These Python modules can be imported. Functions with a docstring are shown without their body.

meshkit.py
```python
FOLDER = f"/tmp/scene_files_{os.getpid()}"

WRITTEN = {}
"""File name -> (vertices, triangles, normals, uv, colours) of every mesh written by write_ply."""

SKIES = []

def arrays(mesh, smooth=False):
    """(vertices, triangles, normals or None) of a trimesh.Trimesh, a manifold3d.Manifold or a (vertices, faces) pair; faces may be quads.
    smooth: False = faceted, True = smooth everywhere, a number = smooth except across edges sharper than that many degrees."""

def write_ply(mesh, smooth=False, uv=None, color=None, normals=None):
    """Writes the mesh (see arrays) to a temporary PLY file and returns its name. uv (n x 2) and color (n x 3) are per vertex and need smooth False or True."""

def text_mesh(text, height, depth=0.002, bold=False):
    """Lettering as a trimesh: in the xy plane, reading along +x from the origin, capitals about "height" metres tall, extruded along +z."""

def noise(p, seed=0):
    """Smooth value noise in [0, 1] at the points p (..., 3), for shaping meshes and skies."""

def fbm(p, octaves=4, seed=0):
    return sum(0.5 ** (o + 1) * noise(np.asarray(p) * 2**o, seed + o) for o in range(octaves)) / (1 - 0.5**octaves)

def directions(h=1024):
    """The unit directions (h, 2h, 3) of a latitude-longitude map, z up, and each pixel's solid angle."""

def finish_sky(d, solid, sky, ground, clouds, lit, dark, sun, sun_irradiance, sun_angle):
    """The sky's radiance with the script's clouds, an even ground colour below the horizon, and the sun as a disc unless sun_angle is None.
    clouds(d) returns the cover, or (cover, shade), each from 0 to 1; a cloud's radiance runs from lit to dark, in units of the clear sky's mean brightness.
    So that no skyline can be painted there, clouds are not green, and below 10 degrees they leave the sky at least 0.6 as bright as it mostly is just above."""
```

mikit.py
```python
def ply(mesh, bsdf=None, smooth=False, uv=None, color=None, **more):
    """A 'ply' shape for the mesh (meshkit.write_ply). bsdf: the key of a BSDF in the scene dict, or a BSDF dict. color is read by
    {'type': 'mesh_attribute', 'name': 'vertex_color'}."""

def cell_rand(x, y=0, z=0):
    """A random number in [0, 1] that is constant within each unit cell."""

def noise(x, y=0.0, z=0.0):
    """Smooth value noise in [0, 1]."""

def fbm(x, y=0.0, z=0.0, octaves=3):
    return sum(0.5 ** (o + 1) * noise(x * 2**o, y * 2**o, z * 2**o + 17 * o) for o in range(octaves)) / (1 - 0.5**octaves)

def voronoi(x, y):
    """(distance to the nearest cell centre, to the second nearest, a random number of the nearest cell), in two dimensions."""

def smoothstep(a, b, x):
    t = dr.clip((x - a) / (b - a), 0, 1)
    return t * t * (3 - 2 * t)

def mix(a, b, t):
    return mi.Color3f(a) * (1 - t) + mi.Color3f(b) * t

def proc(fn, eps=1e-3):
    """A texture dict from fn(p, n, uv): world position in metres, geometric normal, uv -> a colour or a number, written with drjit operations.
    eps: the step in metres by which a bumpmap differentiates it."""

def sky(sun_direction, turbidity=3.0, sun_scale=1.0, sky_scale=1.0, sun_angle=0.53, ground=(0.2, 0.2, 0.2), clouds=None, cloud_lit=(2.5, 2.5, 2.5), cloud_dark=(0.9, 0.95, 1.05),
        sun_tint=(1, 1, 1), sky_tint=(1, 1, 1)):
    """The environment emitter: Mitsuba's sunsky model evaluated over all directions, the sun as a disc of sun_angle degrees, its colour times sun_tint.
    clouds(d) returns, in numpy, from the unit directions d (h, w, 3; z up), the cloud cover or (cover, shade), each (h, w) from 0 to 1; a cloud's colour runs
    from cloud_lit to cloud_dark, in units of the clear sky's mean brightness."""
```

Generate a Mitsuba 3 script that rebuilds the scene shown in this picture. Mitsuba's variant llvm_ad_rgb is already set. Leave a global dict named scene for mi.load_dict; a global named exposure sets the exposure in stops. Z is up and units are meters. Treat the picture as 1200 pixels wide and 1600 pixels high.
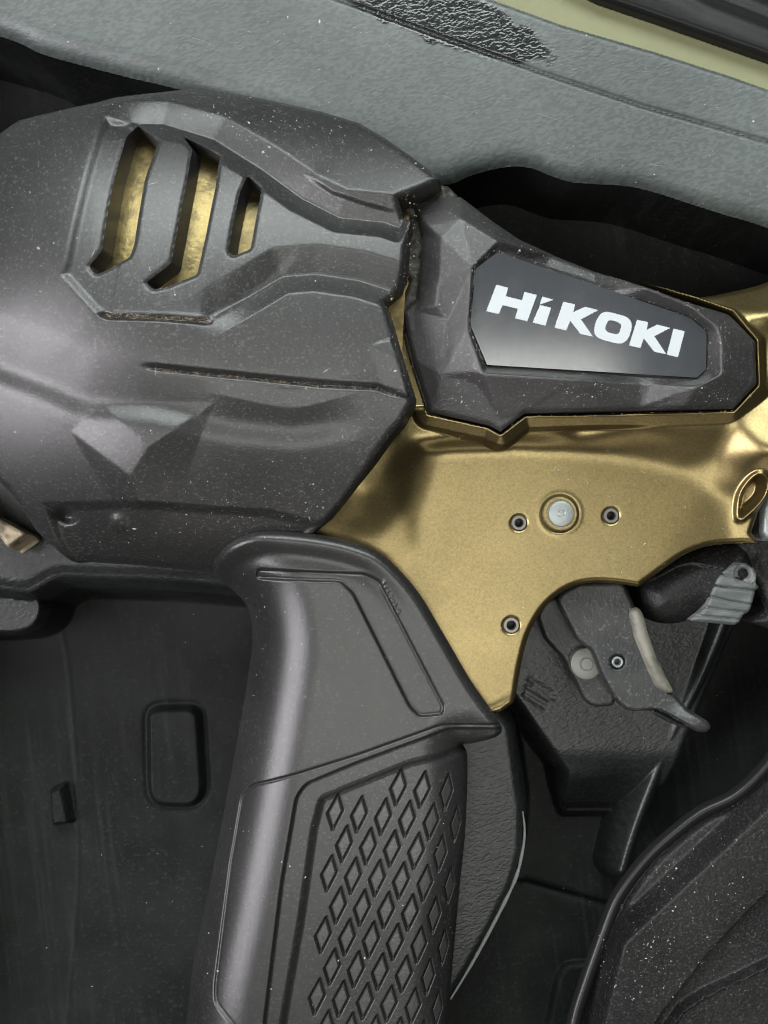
import math, random
import numpy as np, trimesh, mitsuba as mi, mikit, meshkit
import drjit as dr
from scipy.interpolate import LinearNDInterpolator
from scipy.ndimage import gaussian_filter, map_coordinates
from mikit import noise, fbm, smoothstep, mix, proc

T = mi.ScalarTransform4f
scene, labels = {}, {}
rng = np.random.default_rng(7)

# ------------------------------------------------------------------ camera, lamps, exposure
H = 250.0                      # mm from the case rim to the lens
S = 0.13                       # mm on the rim plane per drawing unit
VFOV = math.degrees(2 * math.atan(800 * S / H))
scene['camera'] = {'type': 'perspective', 'fov': VFOV, 'fov_axis': 'y', 'near_clip': 0.01, 'far_clip': 20.0,
                   'to_world': T().look_at(origin=[0, 0, H / 1000], target=[0, 0, 0], up=[0, 1, 0])}
exposure = 0.0


def lamp(key, centre, target, w, h, rad):
    scene[key] = {'type': 'rectangle', 'to_world': T().look_at(origin=centre, target=target, up=[0.01, 1, 0.02]).scale([w / 2, h / 2, 1]),
                  'emitter': {'type': 'area', 'radiance': {'type': 'rgb', 'value': rad}}, 'bsdf': {'type': 'diffuse'}}


lamp('ceiling_lamp', [0.0, 0.95, 1.00], [0, 0, 0], 1.3, 0.6, [11.0, 11.8, 11.6])
labels['ceiling_lamp'] = {'label': 'wide soft white lamp beyond the upper edge of the open case', 'category': 'ceiling lamp'}
lamp('side_lamp', [-1.05, -0.15, 1.00], [0, 0, 0], 0.80, 0.70, [16.0, 15.3, 16.0])
labels['side_lamp'] = {'label': 'square soft white lamp above and to the left of the open case', 'category': 'lamp'}
lamp('overhead_lamp', [0.0, -0.235, 1.30], [0, 0, 0], 0.58, 0.54, [6.0, 6.0, 5.6])
labels['overhead_lamp'] = {'label': 'square lamp straight above the open case', 'category': 'lamp'}
lamp('added_low_lamp', [0.15, -1.35, 0.62], [0, 0, 0], 0.7, 0.30, [2.2, 2.1, 1.9])  # added lamp, there to brighten the gold edges that face it
labels['added_low_lamp'] = {'label': 'narrow warm lamp added beyond the lower edge of the open case to brighten the edges facing it', 'category': 'lamp'}

# ------------------------------------------------------------------ materials
MM = 1000.0


def pri(**k):
    d = {'type': 'principled'}
    d.update(k)
    return d


def rgb(*v):
    return {'type': 'rgb', 'value': list(v)}


def material(key, col, rough, metallic=0.0, spec=0.5, bump=None, bump_h=1e-4, eps=4e-5, **more):
    base = pri(base_color=proc(col) if callable(col) else rgb(*col), roughness=proc(rough) if callable(rough) else rough,
               metallic=metallic, specular=spec, **more)
    if bump is not None:
        base = {'type': 'bumpmap', 'tex': proc(bump, eps=eps), 'scale': bump_h, 'b': base}
    scene[key] = {'type': 'twosided', 'b': base}


def turn(p):
    """Coordinates turned off the axes, so that no lattice of the noise shows."""
    return 0.80 * p.x + 0.48 * p.y - 0.36 * p.z, -0.60 * p.x + 0.64 * p.y - 0.48 * p.z, 0.60 * p.y + 0.80 * p.z


def fleck(p, f, lo=0.60, hi=0.78):
    """Fine pale flecks of dust, denser in some places than in others."""
    x, y, z = turn(p)
    a = 0.6 * noise(x * f, y * f, z * f) + 0.4 * noise(x * f * 2.3 + 3, y * f * 2.3, z * f * 2.3)
    b = fbm(x * 70, y * 70, z * 70, octaves=3)
    return smoothstep(lo, hi, a + 0.22 * (b - 0.5))


def scuff(p, f=420.0):
    return fleck(p, f * 5)


def cap_col(p, n, uv):
    x, y, z = turn(p)
    m = fbm(x * 60, y * 60, z * 60, octaves=4)
    g = noise(x * 3300, y * 3300, z * 3300)
    c = mix((0.014, 0.0141, 0.0138), (0.0195, 0.0198, 0.0192), smoothstep(0.3, 0.7, m)) * (0.72 + 0.56 * g)
    return mix(c, (0.15, 0.145, 0.135), 0.19 * fleck(p, 2300))


def grain(f, sharp=(0.25, 0.75)):
    def fn(p, n, uv):
        x, y, z = turn(p)
        a = noise(x * f, y * f, z * f)
        b = noise(x * f * 2.1 + 5, y * f * 2.1, z * f * 2.1)
        return smoothstep(sharp[0], sharp[1], 0.65 * a + 0.35 * b)
    return fn


def leather(p, n, uv):
    # fine pebbles stretched along the moulding direction
    x, y = p.x * 0.95 + p.y * 0.31, p.y * 0.95 - p.x * 0.31
    w = noise(x * 700, y * 700, 3.0) * 1.2
    a = noise(x * 1350 + w, y * 2900 + w, p.z * 1900)
    b = noise(x * 2700 + 7, y * 4700, p.z * 3300)
    return smoothstep(0.25, 0.75, 0.68 * a + 0.32 * b) * (1 + 0.8 * wet(p))


def wet(p):
    """The damp patch at the top of the shelf (0 to 1)."""
    x, y = p.x - 0.0105, p.y - 0.1010
    u, v = 0.944 * x - 0.33 * y, 0.944 * y + 0.33 * x
    e = noise(p.x * 330, p.y * 330, 5.0) * 0.6 + noise(p.x * 900, p.y * 900, 6.0) * 0.4
    d = dr.square(u / 0.0215) + dr.square(v / 0.0052)
    return smoothstep(1.45, 1.0, d + 0.9 * (e - 0.5))


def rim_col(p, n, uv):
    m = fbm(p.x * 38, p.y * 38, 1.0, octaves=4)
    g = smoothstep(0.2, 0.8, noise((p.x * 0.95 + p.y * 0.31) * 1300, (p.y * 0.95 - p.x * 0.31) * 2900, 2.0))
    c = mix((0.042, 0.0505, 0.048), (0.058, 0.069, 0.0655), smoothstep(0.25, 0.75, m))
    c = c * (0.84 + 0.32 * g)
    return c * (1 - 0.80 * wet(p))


def rim_rough(p, n, uv):
    return 0.46 - 0.30 * wet(p)


def well_col(p, n, uv):  # rim plastic darkened; shade of the deep tray put into the colour
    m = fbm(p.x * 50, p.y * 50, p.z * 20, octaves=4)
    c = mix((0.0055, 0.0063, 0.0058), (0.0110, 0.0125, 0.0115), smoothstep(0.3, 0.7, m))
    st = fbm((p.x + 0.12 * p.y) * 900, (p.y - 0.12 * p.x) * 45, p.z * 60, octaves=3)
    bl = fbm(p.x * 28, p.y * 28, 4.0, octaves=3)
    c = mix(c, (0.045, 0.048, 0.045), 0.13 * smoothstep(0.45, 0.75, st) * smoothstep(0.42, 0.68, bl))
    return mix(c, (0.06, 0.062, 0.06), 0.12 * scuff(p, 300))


def ledge_col(p, n, uv):  # lighter copy of the tray colour for the tops that catch light
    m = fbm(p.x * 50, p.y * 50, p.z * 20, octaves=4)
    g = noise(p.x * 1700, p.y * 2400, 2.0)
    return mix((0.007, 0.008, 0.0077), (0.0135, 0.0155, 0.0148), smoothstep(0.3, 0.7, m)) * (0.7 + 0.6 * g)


def gold_col(p, n, uv):
    x, y, z = turn(p)
    fl = noise(x * 3400, y * 3400, z * 3400)
    m = fbm(x * 55, y * 55, z * 55, octaves=4)
    c = mix((0.155, 0.118, 0.049), (0.192, 0.148, 0.063), smoothstep(0.25, 0.75, m))
    c = c * (0.82 + 0.36 * fl)
    return mix(c, (0.07, 0.056, 0.03), 0.14 * fleck(p, 1500, 0.66, 0.8))


def gold_rough(p, n, uv):
    return 0.29 + 0.10 * fbm(p.x * 120, p.y * 120, p.z * 120, octaves=3)


def slot_gold_col(p, n, uv):  # gold made darker, shade inside the slots put into the colour
    x, y, z = turn(p)
    c = gold_col(p, n, uv)
    return mix(c * 0.85, (0.05, 0.042, 0.025), 0.6 * smoothstep(0.45, 0.7, fbm(x * 420, y * 420, z * 420, octaves=3)))


def label_rough(p, n, uv):
    m = fbm(p.x * 160, p.y * 160, 1.0, octaves=4)
    return 0.12 + 0.02 * smoothstep(0.5, 0.8, m)


def cover_col(p, n, uv):
    m = fbm(p.x * 70, p.y * 70, p.z * 70, octaves=4)
    c = mix((0.022, 0.0215, 0.0215), (0.030, 0.0295, 0.029), smoothstep(0.3, 0.7, m))
    return mix(c, (0.20, 0.195, 0.185), 0.13 * fleck(p, 2600, 0.58, 0.76))


def grip_col(p, n, uv):
    m = fbm(p.x * 35, p.y * 35, p.z * 35, octaves=4)
    c = mix((0.0115, 0.0115, 0.0113), (0.018, 0.0183, 0.0177), smoothstep(0.3, 0.7, m))
    return mix(c, (0.11, 0.11, 0.10), 0.18 * fleck(p, 2400, 0.62, 0.8))


def trig_col(p, n, uv):
    x, y, z = turn(p)
    m = fbm(x * 150, y * 150, z * 150, octaves=4)
    c = mix((0.013, 0.0142, 0.0142), (0.023, 0.0242, 0.0232), smoothstep(0.35, 0.7, m))
    return mix(c, (0.15, 0.15, 0.14), 0.26 * fleck(p, 2000, 0.60, 0.78))


def housing_col(p, n, uv):
    x, y, z = turn(p)
    m = fbm(x * 60, y * 60, z * 60, octaves=3)
    g = noise(x * 2800, y * 2800, z * 2800)
    c = mix((0.006, 0.006, 0.006), (0.012, 0.0119, 0.0117), smoothstep(0.3, 0.7, m)) * (0.6 + 0.8 * g)
    return mix(c, (0.13, 0.125, 0.118), 0.18 * fleck(p, 2800, 0.60, 0.8))


def brass_col(p, n, uv):
    m = fbm(p.x * 300, p.y * 300, p.z * 300, octaves=4)
    return mix((0.085, 0.068, 0.045), (0.30, 0.245, 0.165), smoothstep(0.3, 0.65, m))


def pad_col(p, n, uv):
    m = fbm(p.x * 260, p.y * 260, p.z * 260, octaves=4)
    return mix((0.05, 0.05, 0.039), (0.15, 0.143, 0.115), smoothstep(0.25, 0.62, m))


def table_col(p, n, uv):
    m = fbm(p.x * 25, p.y * 25, 1.0, octaves=4)
    return mix((0.122, 0.128, 0.064), (0.165, 0.168, 0.086), m)


def key_col(p, n, uv):
    m = fbm(p.x * 250, p.y * 500, p.z * 250, octaves=4)
    return mix((0.050, 0.058, 0.056), (0.095, 0.103, 0.098), smoothstep(0.3, 0.7, m))


material('m_cap', cap_col, 0.39, spec=0.55, bump=grain(3400), bump_h=1.3e-5)
material('m_cover', cover_col, 0.38, spec=0.5, bump=grain(3600), bump_h=4.5e-5)
material('m_grip', grip_col, 0.34, spec=0.42, bump=grain(3600), bump_h=0.9e-5)
material('m_rim', rim_col, rim_rough, spec=0.5, bump=leather, bump_h=2.4e-5)
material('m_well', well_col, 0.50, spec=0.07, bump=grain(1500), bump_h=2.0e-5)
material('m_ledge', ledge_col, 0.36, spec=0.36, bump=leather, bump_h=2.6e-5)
material('m_pale_mark', (0.15, 0.153, 0.15), 0.5)
material('m_gold', gold_col, gold_rough, metallic=0.93, spec=0.5, bump=grain(2500), bump_h=0.4e-5, clearcoat=0.3, clearcoat_gloss=0.9)
material('m_slot_gold', slot_gold_col, 0.36, metallic=0.9, bump=grain(1500), bump_h=1.8e-5)
material('m_label', (0.020, 0.023, 0.027), label_rough, spec=1.0, clearcoat=1.0, clearcoat_gloss=0.97)
material('m_print', (0.37, 0.40, 0.41), 0.45)
material('m_steel', (0.215, 0.235, 0.228), 0.40, metallic=0.5, bump=grain(2500), bump_h=1.5e-5)
material('m_bushing', (0.13, 0.125, 0.11), 0.35, metallic=0.8)
material('m_diamond', (0.030, 0.0305, 0.029), 0.31, spec=0.45, bump=grain(3000), bump_h=1.2e-5)
material('m_trigger', trig_col, 0.40, spec=0.4, bump=grain(2800), bump_h=2.5e-5)
material('m_pad', pad_col, 0.55, bump=grain(1500), bump_h=4e-5)
material('m_roller', (0.11, 0.114, 0.098), 0.4)
material('m_brass', brass_col, 0.5, metallic=0.35, bump=grain(900), bump_h=8e-5)
material('m_housing', housing_col, 0.5, spec=0.25, bump=grain(2200), bump_h=3.5e-5)
material('m_gloss', (0.008, 0.008, 0.008), 0.36, spec=0.28)
material('m_lid', (0.006, 0.006, 0.006), 0.36, spec=0.15)
material('m_dark', (0.022, 0.022, 0.022), 0.42)
material('m_key', key_col, 0.5, bump=grain(2200), bump_h=2e-5)
material('m_table', table_col, 0.6)
material('m_dust', (0.37, 0.36, 0.33), 0.9, spec=0.2)
material('m_grit', (0.24, 0.20, 0.135), 0.9, spec=0.2)
material('m_brown_black', (0.02, 0.017, 0.012), 0.5, spec=0.4)  # brown-black of the grime in the gap and of the hole floors

# ------------------------------------------------------------------ drawing tools (all in mm; z up, rim of the case at z = 0)


def P(pts, z=0.0):
    """Tracing points (drawing units) -> plan coordinates in mm of features that stand at height z (a number, a list or a surface)."""
    q = np.asarray(pts, float)[:, :2]
    a = np.stack([(q[:, 0] - 600) * S, (800 - q[:, 1]) * S], 1)
    if callable(z):
        h = np.zeros(len(a))
        for _ in range(8):
            w = a * ((H - h) / H)[:, None]
            h = np.asarray(z(w[:, 0], w[:, 1]), float)
    else:
        h = np.broadcast_to(np.asarray(z, float), len(a))
    return a * ((H - h) / H)[:, None]


def P3(pts):
    """(x, y, z) tracing points with their own heights -> plan xy, z."""
    p = np.asarray(pts, float)
    return P(p[:, :2], p[:, 2]), p[:, 2]


def spline(pts, n=8, closed=False):
    """Catmull-Rom through the points."""
    p = np.asarray(pts, float)
    k = len(p)
    out = []
    for i in range(k if closed else k - 1):
        if closed:
            a, b, c, d = p[(i - 1) % k], p[i], p[(i + 1) % k], p[(i + 2) % k]
        else:
            a, b, c, d = p[max(i - 1, 0)], p[i], p[i + 1], p[min(i + 2, k - 1)]
        t = np.linspace(0, 1, n, endpoint=False)[:, None]
        out.append(0.5 * (2 * b + (c - a) * t + (2 * a - 5 * b + 4 * c - d) * t**2 + (3 * b - a - 3 * c + d) * t**3))
    if not closed:
        out.append(p[-1:])
    return np.vstack(out)


def rounded(pts, r, n=5):
    """Polygon with its corners rounded by cutting r before and after each corner (quadratic curve)."""
    p = np.asarray(pts, float)
    out = []
    for i in range(len(p)):
        a, b, c = p[i - 1], p[i], p[(i + 1) % len(p)]
        la, lc = np.linalg.norm(a - b), np.linalg.norm(c - b)
        u = b + (a - b) / la * min(r, la * 0.45)
        v = b + (c - b) / lc * min(r, lc * 0.45)
        for t in np.linspace(0, 1, n):
            out.append((1 - t)**2 * u + 2 * t * (1 - t) * b + t * t * v)
    return np.array(out)


def circle(cx, cy, r, n=40):
    a = np.linspace(0, 2 * math.pi, n, endpoint=False)
    return np.stack([cx + r * np.cos(a), cy + r * np.sin(a)], 1)


def line_dist(X, Y, path, closed=False):
    """(distance, share of length along the path, side: +1 left of travel) of the points to a polyline."""
    p = np.asarray(path, float)
    q = np.vstack([p, p[:1]]) if closed else p
    seg = np.linalg.norm(np.diff(q, axis=0), axis=1)
    cum = np.concatenate([[0], np.cumsum(seg)])
    best = np.full(X.shape, 1e18)
    tt, side = np.zeros(X.shape), np.ones(X.shape)
    for i in range(len(q) - 1):
        if seg[i] < 1e-9:
            continue
        ax, ay = q[i]
        dx, dy = (q[i + 1] - q[i]) / seg[i]
        t = np.clip((X - ax) * dx + (Y - ay) * dy, 0, seg[i])
        d2 = (X - ax - t * dx)**2 + (Y - ay - t * dy)**2
        m = d2 < best
        best = np.where(m, d2, best)
        tt = np.where(m, (cum[i] + t) / cum[-1], tt)
        side = np.where(m, np.sign((Y - ay) * dx - (X - ax) * dy), side)
    return np.sqrt(best), tt, side


def inside(X, Y, ring):
    c = np.zeros(X.shape, bool)
    n = len(ring)
    for i in range(n):
        (x1, y1), (x2, y2) = ring[i], ring[(i + 1) % n]
        if y1 == y2:
            continue
        c ^= ((y1 > Y) != (y2 > Y)) & (X < (x2 - x1) * (Y - y1) / (y2 - y1) + x1)
    return c


def sdf(X, Y, *rings):
    """Signed distance, positive inside (even-odd of the rings)."""
    d, c = np.full(X.shape, 1e18), np.zeros(X.shape, bool)
    for r in rings:
        d = np.minimum(d, line_dist(X, Y, r, True)[0])
        c ^= inside(X, Y, r)
    return np.where(c, d, -d)


def nearest(pts, rings):
    best, out = np.full(len(pts), 1e18), np.zeros_like(pts)
    for r in rings:
        q = np.vstack([r, r[:1]])
        for a, b in zip(q[:-1], q[1:]):
            e = b - a
            l2 = e @ e
            if l2 < 1e-12:
                continue
            t = np.clip((pts - a) @ e / l2, 0, 1)
            c = a + t[:, None] * e
            d = ((pts - c)**2).sum(1)
            m = d < best
            best[m], out[m] = d[m], c[m]
    return out


def sstep(a, b, x):
    t = np.clip((x - a) / (b - a), 0, 1)
    return t * t * (3 - 2 * t)


def drop(d, r, h=None):
    """How far a rounded edge of radius r (height h) lies below its top at distance d inside the edge."""
    h = r if h is None else h
    u = 1 - np.clip(d / r, 0, 1)
    return h * (1 - np.sqrt(np.maximum(0, 1 - 0.985 * u * u))) / (1 - math.sqrt(0.015))


def tin(X, Y, pts, blur=0.6, zmap=True):
    """Facets through (x, y, z) tracing points, their creases softened by blur mm."""
    xy, z = P3(pts)
    f = LinearNDInterpolator(xy, z, fill_value=float(np.mean(z)))
    Z = f(X, Y)
    step = X[0, 1] - X[0, 0]
    return gaussian_filter(Z, blur / step, mode='nearest')


def delta(X, Y, pts, at, blur=0.6):
    """As tin(), of changes of height: (x, y, dz); the points lie on the surface at."""
    p = np.asarray(pts, float)
    f = LinearNDInterpolator(P(p[:, :2], at), p[:, 2], fill_value=0.0)
    return gaussian_filter(f(X, Y), blur / (X[0, 1] - X[0, 0]), mode='nearest')


def channel(X, Y, path, wl, wr, depth, f0=0.1, f1=0.9, blur=0.0):
    """Height change of a V channel along the path: wl, wr widths left and right of travel; it fades out before f0 and after f1."""
    d, t, s = line_dist(X, Y, path)
    w = np.where(s > 0, wl, wr)
    v = np.clip(1 - d / w, 0, 1)
    fade = (sstep(0, f0, t) if f0 > 0 else 1.0) * (1 - sstep(f1, 1, t) if f1 < 1 else 1.0)
    out = -depth * v * fade
    return gaussian_filter(out, blur / (X[0, 1] - X[0, 0])) if blur else out


class Relief:
    """A solid with a modelled top: rings = its outline (and holes) in plan, height(X, Y) = the top, bottom = how deep its sides reach."""

    def __init__(self, rings, step, height, bottom, draft=0.0, relative=False):
        rings = [np.asarray(r, float) for r in rings]
        self.rings = rings
        lo, hi = rings[0].min(0) - 3 * step, rings[0].max(0) + 3 * step
        nx, ny = int((hi[0] - lo[0]) / step) + 2, int((hi[1] - lo[1]) / step) + 2
        X, Y = np.meshgrid(lo[0] + step * np.arange(nx), lo[1] + step * np.arange(ny))
        self.X, self.Y, self.lo, self.step = X, Y, lo, step
        D = sdf(X, Y, *rings)
        Z = height(X, Y, D)
        self.Z = Z
        C = (D[:-1, :-1] + D[1:, :-1] + D[:-1, 1:] + D[1:, 1:]) / 4 > 0
        idx = np.arange(nx * ny).reshape(ny, nx)
        a, b, c, d = (idx[:-1, :-1][C], idx[:-1, 1:][C], idx[1:, 1:][C], idx[1:, :-1][C])
        f = np.concatenate([np.stack([a, b, c], 1), np.stack([a, c, d], 1)])
        used, inv = np.unique(f, return_inverse=True)
        f = inv.reshape(f.shape)
        v = np.stack([X.ravel()[used], Y.ravel()[used]], 1)
        e = np.concatenate([f[:, [0, 1]], f[:, [1, 2]], f[:, [2, 0]]])
        key = e[:, 0].astype(np.int64) * len(v) + e[:, 1]
        rev = e[:, 1].astype(np.int64) * len(v) + e[:, 0]
        edge = e[~np.isin(key, rev)]
        bn = np.unique(edge)
        v[bn] = nearest(v[bn], rings)
        z = Z.ravel()[used].copy()
        z[bn] = self.at(v[bn, 0], v[bn, 1])
        top = np.column_stack([v, z])
        # sides
        bi = np.full(len(v), -1)
        bi[bn] = np.arange(len(bn))
        up = top[bn]
        low = up.copy()
        low[:, 2] = (up[:, 2] - bottom) if relative else np.minimum(bottom, up[:, 2] - 0.05)
        if draft:
            nrm = np.zeros((len(bn), 2))
            dv = v[edge[:, 1]] - v[edge[:, 0]]
            o = np.stack([dv[:, 1], -dv[:, 0]], 1)
            np.add.at(nrm, bi[edge[:, 0]], o)
            np.add.at(nrm, bi[edge[:, 1]], o)
            gy, gx = np.gradient(gaussian_filter(D, 2.0), step)
            cc = [(v[bn, 1] - lo[1]) / step, (v[bn, 0] - lo[0]) / step]
            nrm = -np.stack([map_coordinates(gx, cc, order=1), map_coordinates(gy, cc, order=1)], 1)
            nrm /= np.linalg.norm(nrm, axis=1, keepdims=True) + 1e-9
            low[:, :2] += nrm * draft
        n0, n1 = len(top), len(top) + len(bn)
        i, j = bi[edge[:, 0]], bi[edge[:, 1]]
        side = np.concatenate([np.stack([n0 + i, n1 + i, n1 + j], 1), np.stack([n0 + i, n1 + j, n0 + j], 1)])
        self.v = np.vstack([top, up, low])
        self.f, self.nt = np.vstack([f, side]), len(f)

    def at(self, x, y):
        c = [(np.asarray(y) - self.lo[1]) / self.step, (np.asarray(x) - self.lo[0]) / self.step]
        return map_coordinates(self.Z, c, order=1, mode='nearest')

    def has(self, x, y, margin=0.3):
        return sdf(np.asarray(x, float), np.asarray(y, float), *self.rings) > margin

    def split(self):
        """(top, sides) as two meshes."""
        return trimesh.Trimesh(self.v, self.f[:self.nt], process=False), trimesh.Trimesh(self.v, self.f[self.nt:], process=False)

    def mesh(self):
        return trimesh.Trimesh(self.v, self.f, process=False)


def put(key, mesh, bsdf, smooth=True, **lab):
    m = mesh.copy() if isinstance(mesh, trimesh.Trimesh) else trimesh.Trimesh(*mesh, process=False)
    m.vertices = np.asarray(m.vertices) / MM
    scene[key] = mikit.ply(m, bsdf, smooth=smooth)
    if lab:
        labels[key] = lab


def numbered(key):
    if key not in scene:
        return key
    i = 1
    while f'{key}_{i:03d}' in scene:
        i += 1
    return f'{key}_{i:03d}'


def lathe(profile, x, y, n=48):
    """Turned piece about a vertical axis at (x, y): profile of (radius, z)."""
    p = np.asarray(profile, float)
    a = np.linspace(0, 2 * math.pi, n, endpoint=False)
    v = np.concatenate([np.stack([x + r * np.cos(a), y + r * np.sin(a), np.full(n, z)], 1) for r, z in p])
    f = []
    for k in range(len(p) - 1):
        i = np.arange(n)
        j = (i + 1) % n
        f += [np.stack([k * n + i, k * n + j, (k + 1) * n + j], 1), np.stack([k * n + i, (k + 1) * n + j, (k + 1) * n + i], 1)]
    f = np.concatenate(f)[:, ::-1]
    return trimesh.Trimesh(v, f, process=False)


def slab(ring, z, t, bevel=0.0):
    """Flat plate: outline ring (mm), top at z, thickness t, chamfer bevel."""
    from shapely.geometry import Polygon
    g = Polygon(ring)
    m = trimesh.creation.extrude_polygon(g, t - bevel, engine='earcut')
    m.apply_translation([0, 0, z - t])
    return m


# ------------------------------------------------------------------ the table and the lid behind
slab_table = trimesh.creation.box(extents=[900, 900, 10])
slab_table.apply_translation([0, 0, -75])
put('table', slab_table, 'm_dark', False, kind='structure')

lid = Relief([P([(840, -260), (840, -45), (935, 0), (1015, 27), (1200, 92), (1420, 175), (1420, -260)], 1.5)], 0.4,
             lambda X, Y, D: 2.5 - drop(D, 1.2, 1.0) - 0.5 * np.exp(-((line_dist(X, Y, P([(1040, -45), (1110, -5), (1200, 30), (1420, 118)], 1.5))[0] - 2.2) / 2.0)**2), 2.5, relative=True)
board = Relief([P([(700, -300), (720, -60), (760, 20), (1010, 104), (1190, 160), (1440, 250), (1440, -300)], -1.2)], 1.0, lambda X, Y, D: -1.2 + 0 * X, -70)
put('green_board', board.mesh(), 'm_table', label='yellow-green board showing as a strip between the grey case rim and the black lid', category='board')
put('case_lid', lid.mesh(), 'm_lid', True, label='glossy black plastic lid edge in the top right corner, beyond the yellow-green strip', category='case lid')

# ------------------------------------------------------------------ the case: rim and well
labels['carrying_case'] = {'label': 'open grey-black grained plastic carrying case whose moulded tray holds the nailer', 'category': 'tool case'}
mouth = spline(P([(-420, -80), (-200, -5), (0, 52), (60, 78), (130, 98), (200, 116), (260, 130), (330, 150), (500, 215), (640, 282), (700, 284), (740, 269), (790, 257), (830, 258),
                  (867, 272), (900, 281), (950, 284), (992, 288), (1035, 299), (1075, 312), (1137, 332), (1200, 351), (1420, 430)]), 6)
outer_edge = P([(1420, 225), (1200, 138), (1140, 117), (1025, 80), (880, 38), (775, 0), (640, -50), (400, -150), (100, -260), (-420, -420)])
seam = P([(-420, -300), (300, -78), (530, 0), (700, 62), (850, 115), (1000, 165), (1200, 222), (1420, 285)])


def rim_height(X, Y, D):
    z = np.zeros_like(X)
    dm, _, sm = line_dist(X, Y, mouth)
    z -= drop(dm, 5.0, 3.2)
    ds, _, ss = line_dist(X, Y, seam)
    z += 0.7 * sstep(-0.25, 0.25, -ds * ss)        # the main shelf stands a little above the outer flange
    z -= 1.0 * np.exp(-(ds / 0.40)**2)
    do = line_dist(X, Y, outer_edge)[0]
    z -= drop(do, 1.2, 1.0)
    z += 0.12 * (meshkit.fbm(np.stack([X / 14, Y / 14, 0 * X], -1), 3) - 0.5)
    return z


rim = Relief([np.vstack([mouth, outer_edge])], 0.34, rim_height, -62, draft=0.0)
put('carrying_case__wall', rim.split()[1], 'm_well')  # rim sides take the tray colour, which holds their shade
put('carrying_case__rim', rim.split()[0], 'm_rim', label='grey scuffed upper shelf of the tray with a thin seam')


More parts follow.
